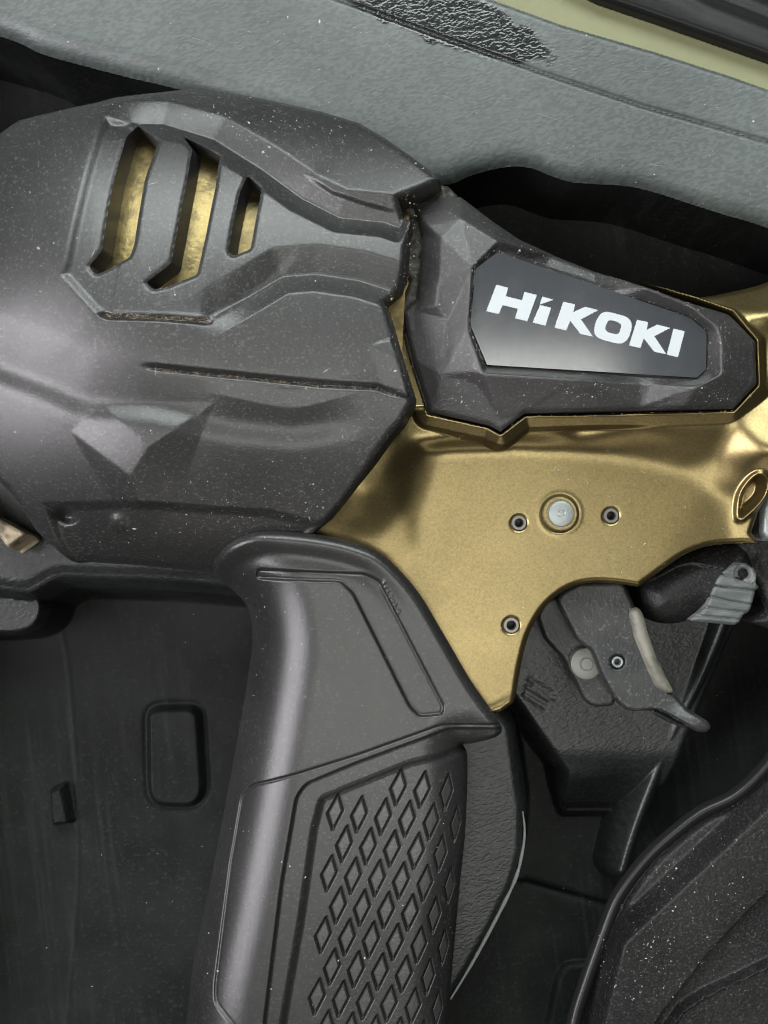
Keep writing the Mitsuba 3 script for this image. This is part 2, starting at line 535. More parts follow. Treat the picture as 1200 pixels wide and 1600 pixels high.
def well_height(X, Y, D):
    fl = -40.0
    z = np.full(X.shape, fl)
    # left floor falls away beyond a crease
    d, t, s = line_dist(X, Y, spline(P([(60, 900), (100, 1000), (116, 1150), (122, 1300), (120, 1420), (95, 1700)], -40)))
    z -= 17 * sstep(0.0, 13, np.where(s < 0, d, 0)) - 0.7 * np.exp(-(d / 1.2)**2)
    # shelf under the rear cap
    sh = sdf(X, Y, rounded(P([(-400, 500), (340, 500), (420, 800), (400, 915), (240, 902), (85, 898), (58, 914), (40, 925), (-10, 917), (-400, 905)], -15), 2))
    z = np.maximum(z, -15 - 24.5 * sstep(0, 1, -sh / 7.0) - 0.9 * np.exp(-(sh / 1.5)**2))
    sh2 = sdf(X, Y, rounded(P([(-400, 900), (40, 905), (66, 945), (55, 975), (30, 985), (-400, 1000)], -22), 2))
    z = np.maximum(z, -21 + 0.06 * (Y + 20) - 19 * sstep(0, 4, -sh2))
    # raised pad and small tab
    pad = sdf(X, Y, rounded(P([(229, 1108), (310, 1106), (318, 1240), (302, 1262), (243, 1260), (231, 1240)], -37), 3))
    z += 2.6 * sstep(-0.5, 0.9, pad) - 0.5 * np.exp(-((pad + 0.8) / 0.6)**2)
    d, _, _ = line_dist(X, Y, P([(233, 1115), (240, 1240)], -37))
    tab = sdf(X, Y, P([(84, 1232), (104, 1222), (116, 1280), (88, 1283)], -40))
    z += 4.0 * sstep(-0.4, 0.4, tab)
    # grained ledge right of the grip
    led = sdf(X, Y, rounded(P([(560, 1000), (740, 1060), (800, 1130), (819, 1262), (817, 1330), (803, 1380), (770, 1448), (735, 1512), (702, 1565), (560, 1820), (480, 1820), (560, 1200)], -20), 1.5))
    z = np.maximum(z, -19.5 - drop(led, 2.0, 1.5) - 18 * sstep(0, 3.0, -led) + 0.02 * (X - 20))
    # trigger block
    blk = sdf(X, Y, rounded(P([(640, 900), (1180, 900), (1110, 1060), (1072, 1150), (1040, 1240), (1015, 1300), (893, 1300), (886, 1206), (803, 1088)], -22), 0.8))
    yb = P([(900, 1165)], -22)[0][1]
    z = np.maximum(z, -21.5 - drop(blk, 1.0, 0.8) - 22 * sstep(0, 5.0, -blk) - 0.045 * np.maximum(0, yb - Y)**2)
    # scratches of the mould marks
    for a, b in (((828, 1062), (862, 1082)), ((834, 1072), (868, 1092)), ((824, 1074), (858, 1094)), ((820, 1086), (852, 1106))):
        z -= 0.22 * np.exp(-(line_dist(X, Y, P([a, b], -21))[0] / 0.45)**2)
    # rib that runs down to the right of the block
    rp = spline(P([(1160, 900), (1130, 990), (1098, 1072), (1062, 1150), (1032, 1228), (1004, 1310), (985, 1380)], -16))
    d, t, s = line_dist(X, Y, rp)
    z = np.maximum(z, -17 - 8 * t - 3.4 * (d / 2.2)**2 * (d < 9) - 30 * (d >= 9))
    # pit on the far right
    pit = sdf(X, Y, P([(1180, 880), (1140, 1000), (1075, 1160), (1018, 1320), (1080, 1420), (1500, 1420), (1500, 880)], -18))
    z -= 14 * sstep(0, 6, pit) * (z < -30)
    z -= 22 * sstep(0, 6, sdf(X, Y, P([(-500, -100), (420, 130), (330, 420), (-500, 480)], -30)))
    pit2 = 0 * X - 9 if True else sdf(X, Y, P([(880, 1240), (1010, 1240), (990, 1318), (880, 1312)], -38))
    z -= 10 * sstep(0, 4, pit2) * (z < -24)
    # lower floor crease and block
    d, _, s = line_dist(X, Y, P([(820, 1374), (960, 1412), (1060, 1440)], -40))
    z += np.where(X > 15, 1.2 * sstep(-0.8, 0.8, d * s) - 0.8 * np.exp(-(d / 0.9)**2), 0) * (z < -34)
    sb = sdf(X, Y, rounded(P([(846, 1640), (868, 1530), (880, 1503), (960, 1500), (960, 1640)], -38), 3))
    z = np.maximum(z, -37 - drop(sb, 1.4, 1.2) - 9 * sstep(0, 1.2, -sb))
    # pocket above the side cover and the slope that carries the body
    dN = line_dist(X, Y, mouth)[0]
    pk = sdf(X, Y, P([(640, 420), (800, 400), (1010, 470), (1400, 520), (1400, 900), (560, 900)], -22))
    z = np.maximum(z, np.where(Y > 0, -36 + 10 * sstep(-6, 5, pk), -99))
    return z + 0.15 * (meshkit.fbm(np.stack([X / 9, Y / 9, 0 * X], -1), 3) - 0.5)


well = Relief([np.array([(-112., -138), (118, -138), (118, 80), (-112, 112)])], 0.42, well_height, -66)
tz = well.v[well.f].mean(1)
isl = (tz[:, 2] > np.where((tz[:, 0] > 20) & (tz[:, 1] < -40), -31, -26.5)) & ((tz[:, 1] < 0) | (tz[:, 0] < -30)) & (np.arange(len(well.f)) < well.nt)
put('carrying_case__well', trimesh.Trimesh(well.v, well.f[~isl], process=False), 'm_well', label='inside of the tray with raised pads, its shade put into the dark colour')
put('carrying_case__ledge', trimesh.Trimesh(well.v, well.f[isl], process=False), 'm_ledge', label='grained raised ledges and rib inside the tray, light on them put into a lighter colour')


def tube(path, r, sides=8):
    p = np.asarray(path, float)
    t = np.gradient(p, axis=0)
    t /= np.linalg.norm(t, axis=1, keepdims=True)
    nn = np.cross(t, [0, 0, 1.0])
    nn /= np.linalg.norm(nn, axis=1, keepdims=True)
    bb = np.cross(nn, t)
    rr = np.broadcast_to(r, len(p))
    a = np.linspace(0, 2 * math.pi, sides, endpoint=False)
    v = p[:, None] + rr[:, None, None] * (np.cos(a)[None, :, None] * nn[:, None] + np.sin(a)[None, :, None] * bb[:, None])
    f = []
    for i in range(len(p) - 1):
        for j in range(sides):
            q = (j + 1) % sides
            f += [(i * sides + j, i * sides + q, (i + 1) * sides + q), (i * sides + j, (i + 1) * sides + q, (i + 1) * sides + j)]
    return trimesh.Trimesh(v.reshape(-1, 3), np.array(f), process=False)


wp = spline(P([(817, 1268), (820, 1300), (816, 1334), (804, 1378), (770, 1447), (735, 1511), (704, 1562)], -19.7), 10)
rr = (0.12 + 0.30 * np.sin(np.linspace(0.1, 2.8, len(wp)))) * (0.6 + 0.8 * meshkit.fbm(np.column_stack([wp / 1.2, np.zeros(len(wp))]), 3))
put('carrying_case__pale_edge', tube(np.column_stack([wp, well.at(wp[:, 0], wp[:, 1]) * 0 - 20.0]), rr), 'm_pale_mark', label='thin pale line along the edge of the ledge beside the grip')  # thin pale tube laid along the edge of the ledge
for name, ring in (('left_wall', [(-150, -160), (-112, -138), (-112, 130), (-150, 150)]), ('lower_wall', [(-112, -138), (-150, -160), (150, -160), (118, -138)]), ('right_wall', [(118, -138), (150, -160), (150, 60), (118, 60)])):
    r = Relief([np.array(ring, float)], 1.2, lambda X, Y, D: 0 - drop(D, 3), -66)
    put(numbered('carrying_case__side_wall'), r.mesh(), 'm_rim')

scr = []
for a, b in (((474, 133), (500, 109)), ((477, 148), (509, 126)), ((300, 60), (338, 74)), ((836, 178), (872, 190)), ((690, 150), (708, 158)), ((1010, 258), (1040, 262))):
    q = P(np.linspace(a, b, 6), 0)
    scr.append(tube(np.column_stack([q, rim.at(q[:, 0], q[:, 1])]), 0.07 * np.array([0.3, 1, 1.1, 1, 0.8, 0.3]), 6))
put('carrying_case__scratch', trimesh.util.concatenate(scr), 'm_pale_mark', True, kind='stuff', label='short pale scratches on the shelf')

# ------------------------------------------------------------------ the nailer
labels['nail_gun'] = {'label': 'gold and black nail gun with vent slots and white-lettered badge, lying in the tray', 'category': 'nail gun'}

CY = 36.5


def cap_dome(X, Y):
    yc = CY - 0.03 * (X + 40)
    d = np.abs(Y - yc)
    z = 24 - 34 * (1 - np.sqrt(np.maximum(0.02, 1 - (d / 53.0)**2)))
    z = z - 0.0050 * np.clip(-X - 40, 0, 46)**2 - 0.045 * np.maximum(0, X + 45)
    return z


cap_ring = P([(-200, 245), (-60, 212), (0, 205), (28, 186), (90, 171), (150, 158), (180, 150), (250, 142), (300, 137), (330, 139), (400, 150), (500, 172), (560, 190), (603, 215), (650, 248), (688, 279),
              (662, 292), (622, 308), (630, 336), (642, 342), (637, 362), (632, 422), (626, 449), (600, 470), (609, 497), (627, 561), (646, 621), (644, 632), (629, 659), (612, 677),
              (575, 730), (537, 782), (515, 809), (500, 822), (470, 850), (400, 890), (330, 894), (262, 886), (202, 880), (124, 875), (109, 877), (75, 849), (56, 830), (37, 800), (15, 770), (-20, 735),
              (-120, 690), (-200, 672)], cap_dome)
slots = [[(212, 190), (246, 219), (225, 276), (208, 379), (201, 400), (161, 422), (148, 428), (137, 415), (157, 391), (176, 280), (197, 207)],
         [(283, 208), (343, 240), (336, 290), (320, 370), (307, 428), (262, 446), (238, 451), (226, 440), (266, 410), (275, 363), (291, 280), (299, 232)],
         [(386, 272), (409, 293), (401, 332), (391, 388), (364, 399), (356, 394), (361, 362), (374, 300)]]
slot_rings = [rounded(P(s, cap_dome), 0.5, 3) for s in slots]


def cap_height(X, Y, D):
    z = cap_dome(X, Y)
    step = X[0, 1] - X[0, 0]
    L = lambda p: P(p, cap_dome)
    # recessed vent panel
    vp = sdf(X, Y, L([(165, 184), (250, 205), (400, 262), (470, 330), (460, 400), (420, 440), (330, 500), (170, 494), (150, 486), (98, 428), (106, 410), (130, 300)]))
    fade = 1 - sstep(-46, -20, X)
    z -= 0.85 * sstep(-0.7, 1.3, vp) * (0.25 + 0.75 * fade)
    # upper channel and the ridge above it
    z += channel(X, Y, L([(150, 200), (205, 188), (250, 188), (330, 212), (405, 258), (470, 305), (530, 335), (600, 342), (640, 356)]), 5.2, 3.6, 2.9, 0.16, 0.97, 0.14)
    d, t, sd_ = line_dist(X, Y, L([(470, 268), (520, 300), (570, 316), (628, 330)]))
    z += sstep(-0.3, 0.3, d * sd_) * 0.55 * np.exp(-d / 4.0) * sstep(0, 0.25, t) * (1 - sstep(0.8, 1, t))
    # middle channel
    z += channel(X, Y, L([(290, 520), (360, 476), (440, 428), (492, 424), (560, 434), (636, 458)]), 5.2, 3.8, 2.5, 0.35, 1.0, 0.12)
    # ledge lines filled with dust
    for path, dep in (([(150, 488), (172, 494), (250, 496), (335, 503)], 1.3), ([(215, 571), (300, 580), (420, 592), (500, 600), (590, 605), (640, 624)], 1.1)):
        d, t, s = line_dist(X, Y, L(path))
        z += np.where(s > 0, 1, -1) * 0.0
        z -= dep * np.exp(-(d / 0.42)**2) * sstep(0, 0.08, t) * (1 - sstep(0.9, 1, t))
        z += 0.55 * np.exp(-d / 6) * (s > 0) * sstep(0, 0.15, t) * (1 - sstep(0.85, 1, t))
    # fold across the lower side
    z += channel(X, Y, L([(-60, 548), (0, 572), (70, 598), (130, 624), (240, 632), (360, 660), (460, 670), (590, 650)]), 9, 3.4, 1.2, 0.1, 0.85, 0.9)
    def side(a, b):
        (ax, ay), (bx, by) = L([a, b])
        n = math.hypot(bx - ax, by - ay)
        return ((X - ax) * (by - ay) - (Y - ay) * (bx - ax)) / n        # positive to the right of a -> b
    (xa, ya), (xc, yc_) = L([(140, 648), (222, 790)])
    face = 0.10 * (X - xa) + 0.13 * (ya - Y)
    wedge = np.minimum(np.minimum(face, 0.24 * side((330, 640), (268, 815))), 0.36 * side((205, 830), (92, 640)))
    wedge = np.minimum(wedge, -0.24 * side((420, 626), (100, 634)))
    wedge = np.clip(wedge, 0, 2.8) * sstep(yc_ - 0.5, yc_ + 0.4, Y)
    z += gaussian_filter(wedge, 0.15 / step)
    # crest below the dust line
    d, t, sd_ = line_dist(X, Y, spline(L([(300, 606), (360, 620), (440, 636), (480, 634), (540, 618), (600, 600)]), 6))
    z += 0.5 * np.where(sd_ > 0, np.clip(1 - d / 3.2, 0, 1), np.exp(-d / 4.5)) * sstep(0, 0.2, t) * (1 - sstep(0.75, 1, t))
    # facet near the right edge
    z += delta(X, Y, [(575, 540, 0), (600, 600, 0), (640, 622, 0.9), (627, 561, 0.9), (610, 530, 0.3), (560, 600, 0)], cap_dome, 0.15)
    # upper left step and side panel
    z += delta(X, Y, [(190, 150, 0), (155, 190, 0.6), (105, 410, 0.6), (85, 430, 0.5), (160, 500, 0.2), (60, 600, 0), (-100, 560, 0), (-100, 240, 0), (30, 188, 0), (150, 158, 0)], cap_dome, 1.2)
    # lower recess with the dent and the knob
    d = sdf(X, Y, L([(70, 790), (200, 786), (420, 800), (500, 820), (400, 900), (110, 880)]))
    z -= 1.3 * sstep(-0.8, 1.2, d)
    x0, y0 = L([(100, 806)])[0]
    z -= 2.6 * np.exp(-(((X - x0) / 2.0)**2 + ((Y - y0) / 1.3)**2)**1.5)
    x0, y0 = L([(184, 818)])[0]
    z += 0.7 * np.exp(-(((X - x0) / 1.5)**2 + ((Y - y0) / 1.7)**2)**1.5)
    # rounded borders, softer around the slots
    do = line_dist(X, Y, cap_ring, True)[0]
    z -= drop(do, 1.4, 1.1)
    for r in slot_rings:
        z -= 0.45 * (1 - np.clip(line_dist(X, Y, r, True)[0] / 0.9, 0, 1))**2
    return z


cap = Relief([cap_ring] + slot_rings, 0.25, cap_height, 7.0, relative=True, draft=0.8)
put('nail_gun__end_cover__edge_wall', cap.split()[1], 'm_dark')
put('nail_gun__end_cover', cap.split()[0], 'm_cap', label='matt black faceted end cover with three gold-backed vent slots')

# the gold cylinder head behind the slots
inner = Relief([P([(40, 170), (470, 200), (640, 330), (625, 600), (560, 760), (300, 800), (40, 560)], 12)], 0.9, lambda X, Y, D: cap_dome(X, Y) - 7.4, 0)
put('nail_gun__cylinder_head', inner.mesh(), 'm_slot_gold', label='dark-speckled gold cylinder head behind the vent slots, colour dulled for the shade inside them')

# side cover outline is needed by the body's lip
cover_pts = [(645, 317, 9), (675, 312, 9), (700, 306, 8), (720, 307, 7.5), (770, 345, 7.5), (812, 374, 7.5), (867, 399, 7.5), (930, 424, 7.5), (992, 446, 8), (1060, 468, 8.5), (1142, 492, 10.5), (1181, 533, 12),
             (1183, 600, 12), (1148, 638, 12), (1000, 641, 12), (821, 645, 12), (783, 674, 11.5), (765, 664, 11.5), (672, 644, 10.5), (646, 561, 11), (629, 487, 11), (650, 467, 11), (657, 407, 11), (661, 368, 11)]
cover_ring = P([p[:2] for p in cover_pts], [p[2] for p in cover_pts])

body_ring = np.vstack([P([(470, 560), (560, 360), (630, 330), (700, 300), (722, 312), (770, 350), (812, 380), (867, 405), (930, 430), (992, 445)], 6.5),
                       spline(P([(992, 445), (1050, 460), (1100, 462), (1150, 452), (1200, 438), (1300, 400), (1420, 360)], 6), 5)[1:],
                       P([(1420, 780), (1205, 765), (1188, 800), (1180, 832)], 8),
                       spline(P([(1180, 848), (1140, 849), (1100, 854), (1065, 868), (1030, 892), (998, 915)], 4), 5),
                       spline(P([(994, 916), (960, 911), (920, 910), (885, 920), (852, 946), (828, 985), (815, 1030), (806, 1080)], 4), 5),
                       P([(800, 1096), (783, 1108), (700, 1140), (520, 1000), (430, 860), (420, 700)], 4)])
holes = [((811, 817), 9.0), ((955, 806), 9.0), ((799, 977), 9.5)]
hole_xy = [P([c], 6.0)[0] for c, r in holes]
hole_rings = [circle(*xy, r * S) for xy, (c, r) in zip(hole_xy, holes)]
pin_xy = P([(875, 803)], 6.0)[0]


def body_height(X, Y, D):
    z = tin(X, Y, [
        (650, 870, 6), (655, 810, 6), (668, 705, 6), (690, 697, 6), (785, 695, 6), (860, 700, 6), (930, 706, 6), (1010, 720, 6), (1060, 733, 6), (1105, 758, 6), (1150, 785, 6), (1150, 850, 5.6), (1000, 920, 6),
        (780, 1110, 6), (600, 890, 6), (690, 1150, 6), (500, 1000, 5), (420, 880, 4),
        (640, 690, 9), (690, 690, 9), (785, 686, 9), (820, 672, 9.4), (850, 668, 9.6), (1000, 664, 9.8), (1150, 658, 10), (1080, 690, 8.4), (1000, 690, 7.6), (900, 684, 7.8),
        (1120, 715, 7.2), (1160, 740, 8.2), (1200, 705, 12.5), (1200, 660, 10.5), (1260, 700, 13), (1200, 745, 9), (1290, 640, 12),
        (622, 700, 9.8), (602, 745, 9.9), (618, 775, 8.6), (575, 770, 10.4), (560, 800, 9.3), (540, 838, 7.4), (590, 838, 6.9), (630, 800, 6.7), (645, 740, 6.9), (470, 700, 13), (480, 560, 13), (560, 400, 12), (520, 850, 7), (430, 760, 10),
        (640, 420, 6), (655, 330, 5), (700, 300, 4), (800, 400, 6), (1000, 450, 6.5), (1100, 463, 5.0), (1200, 440, 1.5), (1165, 500, 10.5), (1200, 490, 11), (1200, 540, 9.0), (1230, 480, 10), (1200, 590, 8.0), (1300, 400, 0), (1420, 380, 0), (1420, 760, 10)], 1.15)
    # raised lip round the side cover
    dc = -sdf(X, Y, cover_ring)
    south = sstep(0, 6, -(Y - 0.30 * (60 - X) * 0 - 24)) * 0
    wid = 1.1 + 1.5 * sstep(27, 21, Y) * sstep(0, 4, X) + 0.9 * sstep(70, 76, X)
    lip = 11.3 - 0.35 * dc - 1.8 * sstep(60, 20, X) * (Y > 30)
    k = sstep(0.15, 0.6, dc) * (1 - sstep(wid, wid + 0.9, dc)) * np.maximum(sstep(20.8, 19.6, Y), sstep(40, 46, X))
    z = z * (1 - k) + np.maximum(z, lip - 0.3 * np.abs(dc - 0.8)) * k
    gap = sstep(0.35, 0.0, dc)
    z -= 7.0 * gap
    # recess beside the magazine with a drop-shaped pocket
    dr_ = sdf(X, Y, spline(P([(1178, 744), (1192, 752), (1190, 775), (1166, 803), (1157, 806), (1160, 770)], 7.5), 6, True))
    z += 0.9 * np.exp(-((dr_ + 0.35) / 0.5)**2) - 2.6 * sstep(-0.1, 1.1, dr_)
    # shallow seat of the pin and counterbores
    dp = np.hypot(X - pin_xy[0], Y - pin_xy[1])
    z += 0.06 * np.exp(-((dp - 4.2) / 0.35)**2) - 0.4 * sstep(3.9, 3.4, dp)
    for xy, (c, r) in zip(hole_xy, holes):
        dh = np.hypot(X - xy[0], Y - xy[1])
        z -= 0.35 * sstep(r * S + 0.8, r * S + 0.2, dh)
    z -= drop(line_dist(X, Y, body_ring, True)[0], 1.3, 1.3)
    return z


body = Relief([body_ring] + hole_rings, 0.24, body_height, -12)
put('nail_gun__body', body.mesh(), 'm_gold', label='satin gold painted metal body')
for xy, (c, r) in zip(hole_xy, holes):
    ro, ri, zt = r * S + 0.35, r * S - 0.35, 6.1
    put(numbered('nail_gun__bushing'), lathe([(ro, zt - 1.2), (ro, zt - 0.12), (ro - 0.12, zt), (ri + 0.1, zt), (ri, zt - 0.15), (ri - 0.1, zt - 7)], *xy), 'm_bushing', 30)
    put(numbered('nail_gun__hole_plug'), lathe([(ri + 0.2, zt - 4), (0.001, zt - 4)], *xy, 24), 'm_brown_black', False)
px_, py_ = pin_xy
put('nail_gun__pin', lathe([(2.6, 3), (2.6, 7.3), (2.45, 7.6), (1.9, 7.75), (0.75, 7.78), (0.62, 7.7), (0.5, 7.78), (0.001, 7.8)], px_ + 0.05, py_ + 0.05), 'm_steel', 30, label='round zinc-grey pivot pin set in the gold body')
# floor of grime in the gap between the covers
put('nail_gun__gasket', Relief([P([(560, 300), (600, 285), (700, 292), (716, 308), (680, 360), (690, 470), (680, 600), (700, 655), (640, 652), (641, 600), (627, 540), (618, 492), (628, 470), (640, 440), (600, 400)], 6.5)], 0.4,
                               lambda X, Y, D: 7.4 - drop(D, 0.8, 0.6) + 0.9 * (meshkit.fbm(np.stack([X / 1.3, Y / 1.3, 0 * X], -1), 3) - 0.5), -5).mesh(), 'm_brown_black', label='grimy dark gasket in the gap beside the end cover')


def cover_base(X, Y):
    return tin(X, Y, cover_pts + [
        (778, 376, 16.2), (1010, 448, 16.4), (1075, 474, 16.2), (1124, 511, 15.6), (1129, 586, 15.8), (1090, 605, 16.4), (900, 594, 16.3), (756, 586, 16.0), (731, 515, 15.8), (738, 418, 15.6),
        (690, 372, 14.4), (686, 440, 14.4), (682, 476, 14.0), (700, 500, 13.6), (668, 352, 12.6), (720, 340, 13.2), (648, 485, 11.4),
        (692, 585, 13.4), (740, 580, 15.2), (781, 655, 12.0), (700, 640, 11.4), (745, 600, 13.8), (821, 640, 12.6), (1140, 632, 12.6), (1000, 637, 12.6), (600, 400, 8), (700, 250, 5), (1000, 400, 6), (1240, 560, 9), (1000, 720, 8), (780, 740, 8), (600, 600, 8)], 0.2)


bezel_px = [(776, 380), (1010, 452), (1074, 476), (1120, 512), (1129, 530), (1128, 584), (1087, 604), (756, 583), (733, 515), (739, 416)]
label_px = [(778, 394), (1078, 496), (1104, 518), (1103, 577), (1089, 590), (761, 570), (735, 508), (743, 420)]
LZ = lambda x, y: 13.9 + 0.065 * (y - 37)
bezel = P(bezel_px, 16.2)
label_ring = P(label_px, LZ)


def cover_height(X, Y, D):
    z = cover_base(X, Y)
    b = sdf(X, Y, rounded(bezel, 0.8))
    l = sdf(X, Y, label_ring)
    k = np.clip(b / np.maximum(b - np.minimum(l, -0.02), 0.05), 0, 1)          # 0 at the bezel's edge, 1 at the label
    k = np.where(l > 0, 1, np.where(b > 0, k, 0))
    z = z * (1 - k) + (LZ(X, Y) - 0.9) * k
    z = gaussian_filter(z, 0.18 / (X[0, 1] - X[0, 0]))
    z -= drop(line_dist(X, Y, cover_ring, True)[0], 0.9, 0.8)
    return z


cover = Relief([cover_ring], 0.2, cover_height, -2)
put('nail_gun__side_cover', cover.mesh(), 'm_cover', label='black grained side cover with a recessed badge')
badge = Relief([label_ring], 0.4, lambda X, Y, D: LZ(X, Y) - drop(D, 0.35, 0.25) * 0, 0.9, relative=True)
put('nail_gun__side_cover__badge', badge.mesh(), 'm_label', label='glossy dark badge with a white brand name in capitals')
C1 = lambda pts: [(750 + x / 6.667, 430 + y / 6.667) for x, y in pts]
C2 = lambda pts: [(900 + x / 6.667, 460 + y / 6.667) for x, y in pts]
O_out = C2(spline([(330, 183), (440, 210), (530, 240), (576, 300), (572, 380), (540, 460), (490, 505), (430, 510), (340, 490), (245, 460), (197, 415), (190, 350), (215, 270), (262, 200)], 5, True))
O_in = C2(spline([(350, 270), (430, 288), (468, 320), (460, 372), (438, 410), (405, 413), (340, 397), (305, 362), (316, 310)], 5, True))
glyphs = [('H', [C1([(170, 100), (292, 132), (268, 220), (437, 262), (462, 175), (592, 207), (492, 480), (365, 450), (393, 350), (235, 312), (195, 405), (65, 375)])]),
          ('i', [C1([(648, 224), (766, 256), (622, 306)])]), ('i', [C1([(625, 312), (740, 340), (680, 527), (548, 492)])]),
          ('K', [C1([(868, 277), (990, 305), (970, 385), (1095, 330), (1232, 365), (1050, 460), (1175, 640), (1045, 612), (940, 475), (895, 577), (775, 545)])]),
          ('O', [O_out, O_in]),
          ('K', [C2([(635, 265), (750, 290), (735, 370), (845, 315), (980, 350), (815, 437), (938, 622), (815, 598), (705, 458), (668, 560), (552, 532)])]),
          ('I', [C2([(1015, 358), (1132, 385), (1060, 655), (945, 627)])])]
from shapely.geometry import Polygon
letter_meshes = []
for g, rings in glyphs:
    r = [P(q, LZ) for q in rings]
    m = trimesh.creation.extrude_polygon(Polygon(r[0], [r[1]] if len(r) > 1 else []), 0.16, engine='earcut')
    v = np.array(m.vertices)
    v[:, 2] += LZ(v[:, 0], v[:, 1]) - 0.05
    m.vertices = v
    letter_meshes.append(m)
put('nail_gun__side_cover__lettering', trimesh.util.concatenate(letter_meshes), 'm_print', False, label='white capital brand lettering')

# ------------------------------------------------------------------ grip
grip_left = [(333, 905, 0), (350, 914, -1), (372, 930, -3), (388, 950, -4), (395, 985, -4), (392, 1030, -4), (372, 1150, -4), (334, 1350, -4), (302, 1504, -4), (290, 1600, -4), (255, 1800, -4)]
grip_top = [(333, 905, 0), (332, 893, 1), (338, 874, 2), (362, 848, 4), (395, 832, 5), (432, 828, 6), (500, 835, 7), (555, 847, 7), (600, 868, 7), (650, 920, 7), (690, 985, 7), (735, 1062, 7), (778, 1124, 5), (776, 1142, 3), (745, 1152, 1), (722, 1160, 0)]
grip_right = [(722, 1160, 0), (729, 1185, 0), (726, 1290, 0), (717, 1383, 0), (706, 1504, 0), (697, 1600, 0), (670, 1800, 0)]
gl, _ = P3(grip_left); gt, _ = P3(grip_top); gr, _ = P3(grip_right)
gl, gt, gr = spline(gl, 5), spline(gt, 5), spline(gr, 5)
grip_ring = np.vstack([gt, gr[1:], gl[::-1][:-1]])


def grip_base(X, Y):
    X, Y = np.asarray(X, float), np.asarray(Y, float)
    dl = line_dist(X, Y, gl)[0]
    dr_ = line_dist(X, Y, gr)[0]
    dt = line_dist(X, Y, gt)[0]
    z = 12.0 - drop(dl, 15, 15) - drop(dr_, 9, 6) - drop(dt, 2.0, 2.2)
    return z - 0.02 * np.maximum(0, 10 - Y) * 1.0


# diamonds: a sheared lattice, narrowed towards the rounded right flank
dia_c0, dia_a, dia_b = np.array([583., 298.]), np.array([91., 9.]), np.array([34., 121.])
region = [(551, 240), (770, 240), (790, 150), (1045, 130), (1045, 560), (1000, 1300), (455, 1350), (483, 1040), (540, 409)]
dia = []
for i in range(-12, 14):
    for j in range(-4, 13):
        c = dia_c0 + i * dia_a + j * dia_b
        if inside(np.array([c[0]]), np.array([c[1]]), region)[0]:
            sx = 1 - 0.45 * np.clip((c[0] - (930 - 0.10 * (c[1] - 300))) / 130, 0, 1)
            off = np.array([[12, -70], [30, -8], [-9, 68], [-29, 4]], float)
            off[:, 0] *= sx
            dia.append(np.array([(280 + x / 2.4, 1150 + y / 2.4) for x, y in c + off]))
dia_rings = [P(q, grip_base) for q in dia]


def grip_height(X, Y, D):
    z = grip_base(X, Y)
    L = lambda p: P(p, grip_base)
    # collar round the top
    dt, t, s = line_dist(X, Y, gt)
    z += 0.5 * (1 - sstep(1.6, 4.6, dt)) * (1 - sstep(0.35, 0.7, t)) - 0.3 * np.exp(-((dt - 5.0) / 1.5)**2) * (1 - sstep(0.35, 0.65, t))
    # seven-shaped inset band
    band = sdf(X, Y, rounded(L([(402, 890), (568, 897), (592, 908), (693, 1104), (690, 1116), (656, 1119), (641, 1104), (552, 926), (532, 908), (402, 903)]), 0.8))
    z -= 0.55 * sstep(-0.25, 0.25, band)
    z -= 0.28 * np.exp(-(band / 0.22)**2)
    # faint moulded marks beside the band
    rm = np.random.default_rng(5)
    for k in range(16):
        u = k / 15
        c0 = L([(598 + 22 * u + rm.uniform(-5, 5), 908 + 50 * u)])[0]
        a = rm.uniform(0.3, 1.9)
        q = (X - c0[0]) * math.cos(a) + (Y - c0[1]) * math.sin(a)
        r = -(X - c0[0]) * math.sin(a) + (Y - c0[1]) * math.cos(a)
        z += 0.10 * np.exp(-(q / 0.55)**4 - (r / 0.16)**2)
    # lower panels
    a = sdf(X, Y, rounded(L([(690, 1133), (560, 1180), (394, 1226), (378, 1246), (360, 1350), (336, 1540), (336, 1566), (380, 1620), (420, 1800), (800, 1800), (800, 1133)]), 1.2))
    z -= 0.45 * sstep(-0.2, 0.3, a) + 0.42 * np.exp(-(a / 0.24)**2)
    b = sdf(X, Y, rounded(L([(700, 1140), (560, 1192), (478, 1226), (463, 1246), (440, 1380), (413, 1600), (390, 1800), (800, 1800), (800, 1140)]), 1.2))
    z -= 0.9 * sstep(-0.3, 0.45, b) + 0.3 * np.exp(-(b / 0.22)**2) * (b > -0.3)
    c = sdf(X, Y, rounded(L([(740, 1166), (640, 1196), (540, 1236), (502, 1252), (490, 1300), (470, 1440), (442, 1600), (420, 1800), (800, 1800), (800, 1166)]), 1.0))
    z -= 1.0 * sstep(-1.0, 0.9, c)
    for r in dia_rings:
        cx, cy = r.mean(0)
        lo, hi = r.min(0) - 1.5, r.max(0) + 1.5
        i0, i1 = np.searchsorted(X[0], [lo[0], hi[0]])
        j0, j1 = np.searchsorted(Y[:, 0], [lo[1], hi[1]])
        if i1 > i0 and j1 > j0:
            q = sdf(X[j0:j1, i0:i1], Y[j0:j1, i0:i1], r)
            z[j0:j1, i0:i1] -= 0.7 * sstep(-0.24, 0.05, q)
    return z


grip = Relief([grip_ring], 0.19, grip_height, -30, draft=-2.0)
put('nail_gun__grip', grip.mesh(), 'm_grip', label='smooth black rubber grip with inset panels and raised diamonds')
flat = grip.Z.copy()


